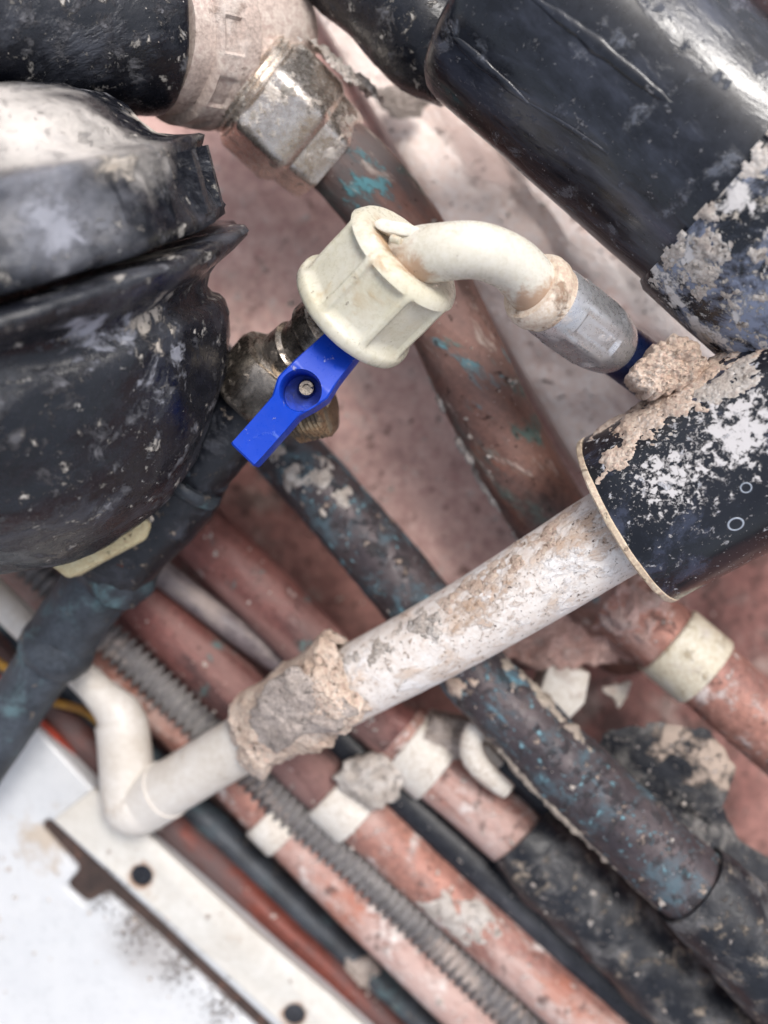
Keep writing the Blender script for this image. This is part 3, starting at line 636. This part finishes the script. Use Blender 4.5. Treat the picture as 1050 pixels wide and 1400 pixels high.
lathe('collar', fa, fb_, [(-.02, .74 * fr), (-.01, .90 * fr), (.02, .97 * fr), (.05, 1.0 * fr), (.11, 1.0 * fr), (.13, .97 * fr), (.135, .92 * fr), (.20, .91 * fr), (.24, .90 * fr)], M['ring'], hc_, segs=72, amp=.00012, nsc=220)
fer = 1.0 * fr
lathe('ferrule', fa, fb_, [(.19, .80 * fer), (.19, .93 * fer), (.23, .96 * fer), (.33, .97 * fer), (.36, 1.0 * fer), (.70, .99 * fer), (.74, .96 * fer), (.80, .93 * fer), (.92, .82 * fer), (.98, .68 * fer), (1.0, .5 * fer)], M['steel'], hc_, segs=144,
      rad=lambda t, r, a: min(r, (.885 * fer / math.cos((a + .2) % (math.pi / 3) - math.pi / 6))) if .35 < t < .72 else r, sharp=22)
tube('hose', [(835, 470, .288, 74), (870, 495, .295, 74), (930, 540, .309, 74), (1010, 600, .330, 74), (1100, 670, .350, 74)], M['blue_hose'], hc_, segs=28)

# ------------------------------------------------------------------ copper pipe with compression fitting, top
CP = [(440, 195, .322, 106), (490, 240, .324, 110), (555, 325, .328, 111), (610, 435, .331, 110), (668, 560, .334, 110), (735, 680, .340, 108), (790, 770, .352, 106), (860, 880, .385, 100)]
o = pipe_thing('copper_pipe', 'tarnished copper pipe with green patches under the white nut', CP, M['copper_wall'], amp=.0004, small=.0001)
crust('paint_bead', CP, .38, .84, 74, 112, M['crust'], o, amp=.0016, thr=-.28, nsc=100, seed=4)
ft = thing('compression_fitting', 'dusty nickel compression fitting with a big bright hex nut, at the top', 'fitting', P(350, 110, .35))
na2, nb2 = P(345, 118, .312), P(452, 218, .324)
r2_ = 86 * KPX * .315
lathe('hex_nut', na2, nb2, [(.06, .78 * r2_), (.06, .93 * r2_), (.12, r2_), (.60, r2_), (.68, .92 * r2_), (.70, .88 * r2_), (.95, .84 * r2_), (1.0, .80 * r2_), (1.0, .68 * r2_), (.9, .64 * r2_)], M['nickel'], ft, segs=96, rad=hexrad(6, .885, 1.0, .20), amp=.0002, nsc=160)
thr = [(-.12, .70 * r2_)] + [(-.09 + .17 * i / 6, (.92 if i % 2 else .87) * r2_) for i in range(7)] + [(.10, .6 * r2_)]
lathe('thread', na2, nb2, thr, M['nickel'], ft, segs=56)
lathe('body', P(215, 36, .300), P(412, 50, .330), [(0, .019), (.40, .0205), (.60, .0210), (.75, .0202), (.86, .0180), (.93, .0150), (.98, .0100), (1, .004)], M['nickel_dusty'], ft, segs=56, amp=.0006, nsc=90)
lathe('branch', P(300, 75, .312), P(362, 135, .314), [(0, .014), (.5, .0165), (.9, .0172), (1, .015)], M['nickel_dusty'], ft, segs=48, amp=.0004)
lathe('collar', P(208, 48, .2935), P(296, 65, .3100), [(0, .018), (.0, .0212), (.30, .0212), (.33, .0232), (.36, .0240), (.40, .0232), (.62, .0232), (.66, .0245), (.90, .0245), (1, .022), (1, .016)], M['nickel_dusty'], ft, segs=220, amp=.0003,
      rad=lambda t, r, a: r + (.0010 * sm(.12, .30, math.sin(a * 9 + 1)) if .39 < t < .64 else 0))
crust('plaster_smear', [(360, 95, .312, 140), (480, 200, .322, 150)], 0, 1, -110, -38, M['crust'], ft, amp=.0016, thr=-.12, nsc=130, seed=8)
o = tube('black_pipe', [(-90, 10, .256, 226), (100, 34, .279, 222), (186, 45, .291, 216), (215, 49, .295, 210), (228, 51, .2965, 190)], M['rubber'], None, segs=60, amp=.0010, nsc=40)
tag(o, 'dusty black pipe running into the nickel collar at the top left', 'pipe')

# ------------------------------------------------------------------ big rubber boot, left
bt = thing('rubber_boot', 'big bulging black rubber boot with a split rim and white dust on top', 'boot', P(-20, 500, .36))
def boot():
    c = P(-16, 470, .285); ax = Vector((-.20, .89, .38)).normalized()
    e1, e2 = frame(ax)
    r = .0665
    def ring(t, rr, name):
        out = []
        for j in range(150):
            a = math.tau * j / 150; u = e1 * math.cos(a) + e2 * math.sin(a)
            q = c + ax * t + u * rr
            w_ = .0020 * fb(Vector((q.x, q.y * 2.2, q.z)), 26, 3, 4) + .0009 * fb(Vector((q.x, q.y * 3, q.z)), 60, 8, 4, .6)
            w_ += .0022 * sm(.008, .016, t) * fb(q, 55, 11, 4, .6)
            # soft vertical folds of the rubber below the rim
            w_ += .0011 * math.sin(a * 9 + 3 * fb(q, 20, 1, 2)) * sm(-.05, .0, t) * sm(.018, .004, t)
            out.append(q + u * w_)
        return out
    low = [(-r * math.cos(k * math.pi / 2 / 30), r * math.sin(k * math.pi / 2 / 30)) for k in range(1, 31)]
    low = low[:-1] + [(-.0015, .0655), (-.0005, .0640), (.002, .0634), (.0050, .0640), (.0078, .0680), (.0105, .0735), (.0130, .0772), (.0148, .0784), (.0160, .0778), (.0168, .0750), (.0171, .0640)]
    V, F = skin([ring(t, x, 0) for t, x in low]); bulb = mesh('lower_bulb', V, F, M['rubber'], bt, sharp=70)
    upp = [(.0186, .0600), (.0192, .0712), (.0203, .0748), (.0230, .0762), (.0275, .0752), (.0325, .0738), (.0372, .0732), (.0400, .0738), (.0412, .0740), (.0420, .0728), (.0424, .0690), (.0430, .0650), (.0445, .0615), (.0480, .0590), (.0530, .0560), (.0570, .0510), (.0605, .0430), (.063, .034), (.0645, .024), (.0652, .012), (.0655, .002)]
    V, F = skin([ring(t, x, 0) for t, x in upp]); cap = mesh('upper_cap', V, F, M['rubber'], bt, sharp=70)
    for a in (50, 62, 74, 84):
        a = math.radians(a); u = e1 * math.cos(a) + e2 * math.sin(a); tg = ax.cross(u)
        b = c + ax * .031 + u * .0735
        V = []
        for dx in (-1, 1):
            for dy in (-1, 1):
                for dz in (-1, 1): V.append(b + ax * dx * .0078 + tg * dy * .0016 + u * dz * .0022)
        mesh('rim_rib', V, [(0, 1, 3, 2), (4, 6, 7, 5), (0, 4, 5, 1), (2, 3, 7, 6), (0, 2, 6, 4), (1, 5, 7, 3)], M['rubber'], bt, smooth=False)
    W1, W2, W3 = lin(220, 213, 206), lin(200, 190, 178), lin(166, 168, 178)
    rb2 = rubber([('spot', A(W1, .85), 45, .0, 1.2, .95, aim(cap, 10, 160), .028, 2.2), ('spot', A(W1, .8), 55, .0, 1.1, .95, aim(cap, 110, 195), .020, 2.4), ('spot', A(W3, .55), 40, .0, 1.1, .8, aim(cap, 80, 290), .022, 2.4), ('spot', A(W2, .85), 80, .2, .6, .95, aim(cap, 200, 172), .012, 3.0),
        ('spot', A(W2, .9), 130, .2, .5, .9, aim(cap, 165, 235), .010, 3.4), ('spot', A(W2, .9), 150, .2, .5, .9, aim(cap, 222, 232), .007, 3.4), ('spot', A(W3, .6), 90, .0, .5, .9, aim(cap, 60, 300), .014, 4.0),
        ('spot', A(W3, .8), 100, .2, .6, .9, aim(bulb, 115, 455), .014, 4.2), ('spot', A(W2, .85), 170, .2, .6, .9, aim(bulb, 205, 425), .012, 4.2), ('spot', A(W2, .8), 170, .1, .6, .9, aim(bulb, 205, 350), .014, 4.6), ('spot', A(W2, .75), 190, .1, .5, .9, aim(bulb, 285, 380), .010, 4.6), ('spot', A(W3, .6), 110, .0, .3, .8, aim(bulb, 230, 520), .014, 5.0)])
    for k_ in bt.children:
        if k_.name.startswith('rim_rib'): k_.data.materials.clear(); k_.data.materials.append(rb2)
    for o in (cap, bulb): o.data.materials.clear(); o.data.materials.append(rb2)
boot()

# ------------------------------------------------------------------ fat black soil pipe, top right
sp = thing('soil_pipe', 'fat glossy black pipe with a dusty collar, at the top right', 'pipe', P(850, 120, .34))
SP0, SP1 = P(690, -40, .276), P(1010, 242, .274)
dirn = (SP1 - SP0).normalized(); Ls = (SP1 - SP0).length
rs = 186 * KPX * .274 * .985
lathe('barrel', SP0, SP1, [(0, rs * .70), (0, rs * .86), (.015, rs * .94), (.04, rs * .985), (.08, rs)] + [(.08 + .9 * i / 30, rs) for i in range(1, 31)] + [(1, rs)], M['black_gloss'], sp, segs=120, amp=.00035, nsc=30, sharp=60)
C0 = SP0 + dirn * (Ls - .001); C1 = SP0 + dirn * (Ls + .037)
rc = rs * 1.05
lathe('collar', C0, C1, [(0, rs * .98), (0, rc * .97), (.06, rc), (.5, rc), (.92, rc), (.98, rc * .985), (1, rc * .96), (1, rc * .8)], M['black_dusty'], sp, segs=120, amp=.0006, nsc=70, sharp=60)
lathe('outlet', C1 - dirn * .002, C1 + dirn * .10, [(0, rs * .94), (.5, rs * .94), (1, rs * .94)], M['black_dusty'], sp, segs=90, amp=.0006, nsc=50, sharp=60)
tube('inlet', [(640, 98, .306, 120), (600, 60, .305, 152), (570, 30, .305, 154), (545, 8, .306, 146), (470, -60, .308, 146), (380, -150, .311, 146)], M['rubber'], sp, segs=60, amp=.0012, nsc=60)
bar = [c for c in sp.children if c.name.startswith('barrel')][0]
def scrape(pts, wd):
    pp = [aim(bar, *p) for p in pts]; n = 12 * (len(pp) - 1); R = []
    for i in range(n + 1):
        k = i / 12; a = min(int(k), len(pp) - 2); p = pp[a].lerp(pp[a + 1], k - a)
        q = SP0 + dirn * (p - SP0).dot(dirn); u = (p - q).normalized(); p = q + u * (rs - .0001)
        v = dirn.cross(u); w_ = wd * max(.1, math.sin(math.pi * min(.97, max(.03, i / n)))) ** .5 * (1 + .4 * fb(p, 160, 3, 3))
        R.append([p + u * math.cos(b) * w_ * .45 + v * math.sin(b) * w_ for b in [math.tau * j / 10 for j in range(10)]])
    V, F = skin(R); mesh('scrape', V, F, M['black_gloss'], sp, sharp=60)
scrape([(728, -4), (790, 40), (850, 88), (918, 142)], .0021)
scrape([(612, 44), (665, 92), (722, 142)], .0016)
scrape([(722, 140), (775, 172), (850, 224)], .0006)
e1, e2 = frame(dirn)
# ridge of plaster along the collar seam: a crust ring on the joint
ra = SP0 + dirn * (Ls - .004); rb = SP0 + dirn * (Ls + .006)
def ring_crust(name, A_, B_, r, a0, a1, m, parent, amp, thr, nsc, seed, edge=.2, step=.0008):
    ax = B_ - A_; t = ax.normalized(); f1, f2 = frame(t); ns = max(4, int(ax.length / step)); na_ = int(math.radians(a1 - a0) * r / step)
    V = []; Hh = []; n = na_ + 1
    for i in range(ns + 1):
        for j in range(n):
            a = math.radians(a0 + (a1 - a0) * j / na_); u = f1 * math.cos(a) + f2 * math.sin(a); q = A_ + ax * (i / ns) + u * r
            x, y = i / ns, j / na_; fall = min(1, min(x, 1 - x, y, 1 - y) / edge)
            h = fb(q, nsc, seed, 6, .55) - thr - (1 - fall) * 1.1
            hv = min(1.0, max(h, -.3) * 1.6)
            V.append(q + u * (amp * hv + (amp * .45 * fb(q, 700, seed + 3, 4) if h > -.05 else 0))); Hh.append(h)
    F = []
    for i in range(ns):
        for j in range(na_):
            ids = (i * n + j, i * n + j + 1, (i + 1) * n + j + 1, (i + 1) * n + j)
            if max(Hh[k] for k in ids) > -.08: F.append(ids)
    used = sorted({k for f in F for k in f}); mp = {k: i for i, k in enumerate(used)}
    return mesh(name, [V[k] for k in used], [tuple(mp[k] for k in f) for f in F], m, parent, sharp=0)
ring_crust('plaster_bead', ra, rb, rc * 1.0, -95, 95, M['crust'], sp, .0007, -.08, 130, 3, edge=.35, step=.0006)
ring_crust('plaster_smear', C0, C1, rc * 1.0, -70, 90, M['crust'], sp, .0005, .30, 130, 6, edge=.1, step=.0006)

# branch stub
br = thing('branch_stub', 'short black branch stub crusted with plaster, the white waste pipe coming out of it', 'pipe', P(930, 680, .31))
BA = P(862, 708, .2920); BB = P(1120, 566, .2700)
rb_ = 127 * KPX * .288
bl = (BB - BA).length
lathe('stub', BA, BB, [(0, rb_ * .955), (0, rb_ * .995), (.01, rb_), (.25, rb_), (.5, rb_), (.75, rb_), (1.4, rb_), (1.4, rb_ * .9), (.02, rb_ * .955)], M['black_splash'], br, segs=110, amp=.0004, nsc=60, caps=(False, False), sharp=60)
lathe('cut_rim', BA, BB, [(-.020, rb_ * .93), (-.026, rb_ * .96), (-.026, rb_ * 1.0), (-.018, rb_ * 1.014), (.004, rb_ * 1.014), (.010, rb_ * .99), (.010, rb_ * .93), (-.020, rb_ * .93)], M['rim'], br, segs=110, amp=.0003, nsc=200, caps=(False, False))
BD = (BB - BA).normalized()
stub = [c for c in br.children if c.name.startswith('stub')][0]
stub.data.materials.clear(); stub.data.materials.append(mat('black stub splashed with plaster', BK, BK2, 30, 0.2, 0,
    [('iso', A(lin(100, 110, 140), .35), 45, .52, .68, .4), ('spot', A(lin(206, 202, 202), .95), 520, .20, .50, .9, aim(stub, 915, 655), .016, 4.2), ('spot', A(lin(206, 202, 202), .95), 420, .30, .62, .9, aim(stub, 1010, 585), .017, 4.0),
     ('iso', A(lin(200, 200, 206), .8), 330, .60, .65, .9), ('iso', A(lin(220, 216, 214), .95), 700, .63, .67, .9),
     ('ring', A(lin(190, 200, 214), .75), 1, 0, 0, .4, aim(stub, 1020, 667), .0013), ('ring', A(lin(190, 200, 214), .75), 1, 0, 0, .4, aim(stub, 1006, 717), .0019)], bump=.1, bsc=120, bdist=.0006, rvar=.06, grain=0))
ring_crust('plaster_crust', BA + BD * .0005, BA + BD * .040, rb_, -118, -32, M['plaster'], br, .0009, -.30, 110, 5, edge=.16, step=.0006)
ring_crust('plaster_crust', BA + BD * .030, BA + BD * .072, rb_, -125, -55, M['plaster'], br, .0012, -.20, 105, 45, edge=.14, step=.0006)
ring_crust('plaster_crust', BA + BD * .020, BA + BD * .062, rb_, -100, -30, M['crust'], br, .0005, .06, 130, 15, edge=.15, step=.0006)
o = lump('mortar_crumb', [(862, 520), (876, 488), (910, 464), (945, 466), (972, 488), (968, 515), (930, 540), (885, 545)], .270, .003, M['plaster'], amp=.0022, nsc=150, seed=44, thick=.018, edge=.0022)
tag(o, 'crumbly plaster lump where the branch stub meets the fat black pipe', 'mortar')

# ------------------------------------------------------------------ white waste pipe
wp = thing('waste_pipe', 'dirty white waste pipe running from the black branch stub to a white elbow', 'pipe', P(500, 900, .37))
WP = [(960, 656, .280, 130), (850, 722, .2870, 127), (640, 850, .308, 113), (480, 936, .327, 103), (400, 983, .338, 100)]
tube('main_pipe', WP, M['white_pipe'], wp, segs=56, small=.00012)
WQ = [(470, 942, .327, 92), (400, 983, .338, 86), (330, 1018, .349, 80), (230, 1078, .364, 76), (190, 1100, .370, 75)]
tube('lower_pipe', WQ, M['white_clean'], wp, segs=48)
tube('elbow', [(228, 1079, .364, 81), (202, 1094, .369, 82), (188, 1101, .370, 82), (180, 1100, .3705, 80), (176, 1090, .371, 76), (172, 1040, .370, 73), (168, 1000, .370, 72), (164, 984, .370, 70)], M['white_clean'], wp, segs=44, step=.0015)
tube('riser', [(169, 1006, .370, 66), (165, 984, .3695, 66), (158, 970, .369, 60), (140, 952, .369, 48), (110, 922, .369, 43), (30, 850, .369, 44), (-60, 762, .369, 44), (-150, 675, .369, 44)], M['white_clean'], wp, segs=36)
crust('plaster_smear', WP, .50, .86, -30, 95, M['crust'], wp, amp=.0008, thr=.16, nsc=100, seed=14)
crust('plaster_smear', WP, .14, .62, 15, 98, M['plaster'], wp, amp=.0005, thr=.10, nsc=150, seed=24)
# the plaster lump on the pipe
pl = thing('plaster_lump', 'beige plaster lump with a broken grey face, caked round the white waste pipe', 'plaster', P(415, 960, .345))
PLp = [(503, 919, .322, 104), (400, 983, .338, 100), (346, 1013, .3465, 98)]
crust('crust', PLp, .0, 1.0, -62, 135, M['plaster'], pl, amp=.0013, thr=-1.0, nsc=70, seed=51, edge=.20, base=.0034, step=.0006, taper=.0050)
lump('broken_face', [(343, 985, .326), (352, 955, .320), (372, 930, .315), (400, 912, .311), (428, 926, .310), (458, 940, .310), (488, 972, .309), (462, 1000, .312), (418, 1004, .318), (378, 1030, .325), (350, 1015, .328)], .318, .003, M['grey_mortar'], pl, amp=.0012, nsc=110, seed=7, thick=.018, edge=.0018)
# rubble lying in the shade by the white sheet
pg = [(488 + 34 * math.cos(k * math.tau / 9) * random.uniform(.7, 1.2), 1345 + 44 * math.sin(k * math.tau / 9) * random.uniform(.7, 1.2)) for k in range(9)]
o = lump('mortar_crumb', pg, .405, .004, M['grey_mortar'], amp=.003, nsc=90, seed=60, thick=.025, edge=.002)
tag(o, 'grey mortar crumb in the dark gap beside the white strip, at the bottom', 'mortar')

# ------------------------------------------------------------------ grit lying about on whatever is below it
def grit():
    from mathutils.bvhtree import BVHTree
    bpy.context.view_layer.update()
    V, F = [], []
    for o in COL.objects:
        if o.type == 'MESH' and any(o.name.startswith(k) for k in ('ground', 'painted_board', 'plaster_slab', 'sheet', 'strip', 'tube', 'copper_pipe', 'verdigris_pipe', 'black_pipe', 'black_sleeve', 'flap')):
            k = len(V); V += [o.matrix_world @ v.co for v in o.data.vertices]; F += [tuple(k + i for i in p.vertices) for p in o.data.polygons]
    t = BVHTree.FromPolygons(V, F); gv, gf = [], []
    rnd = random.Random(5)
    while len(gf) < 8 * 2200:
        x, y = rnd.uniform(-.2, .2), rnd.uniform(-.26, .26)
        if fb((x, y, 0), 22, 4, 3) < rnd.uniform(-.5, .6): continue
        h = t.ray_cast(Vector((x, y, .2)), Vector((0, 0, -1)))
        if not h[0] or h[1].z < .55: continue
        r = .00022 + .0011 * rnd.random() ** 5; k = len(gv)
        for ax in ((1, 0, 0), (-1, 0, 0), (0, 1, 0), (0, -1, 0), (0, 0, 1), (0, 0, -1)):
            gv.append(h[0] + Vector((ax[0] + rnd.uniform(-.4, .4), ax[1] + rnd.uniform(-.4, .4), .7 * ax[2] + rnd.uniform(-.3, .3) + .25)) * r)
        gf += [(k + a, k + b, k + c) for a, b, c in ((0, 2, 4), (2, 1, 4), (1, 3, 4), (3, 0, 4), (2, 0, 5), (1, 2, 5), (3, 1, 5), (0, 3, 5))]
    o = mesh('plaster_grit', gv, gf, M['crust'], None, smooth=False); o['kind'] = 'stuff'; o['label'] = 'fine pale plaster grit scattered over the boards and pipes'
grit()
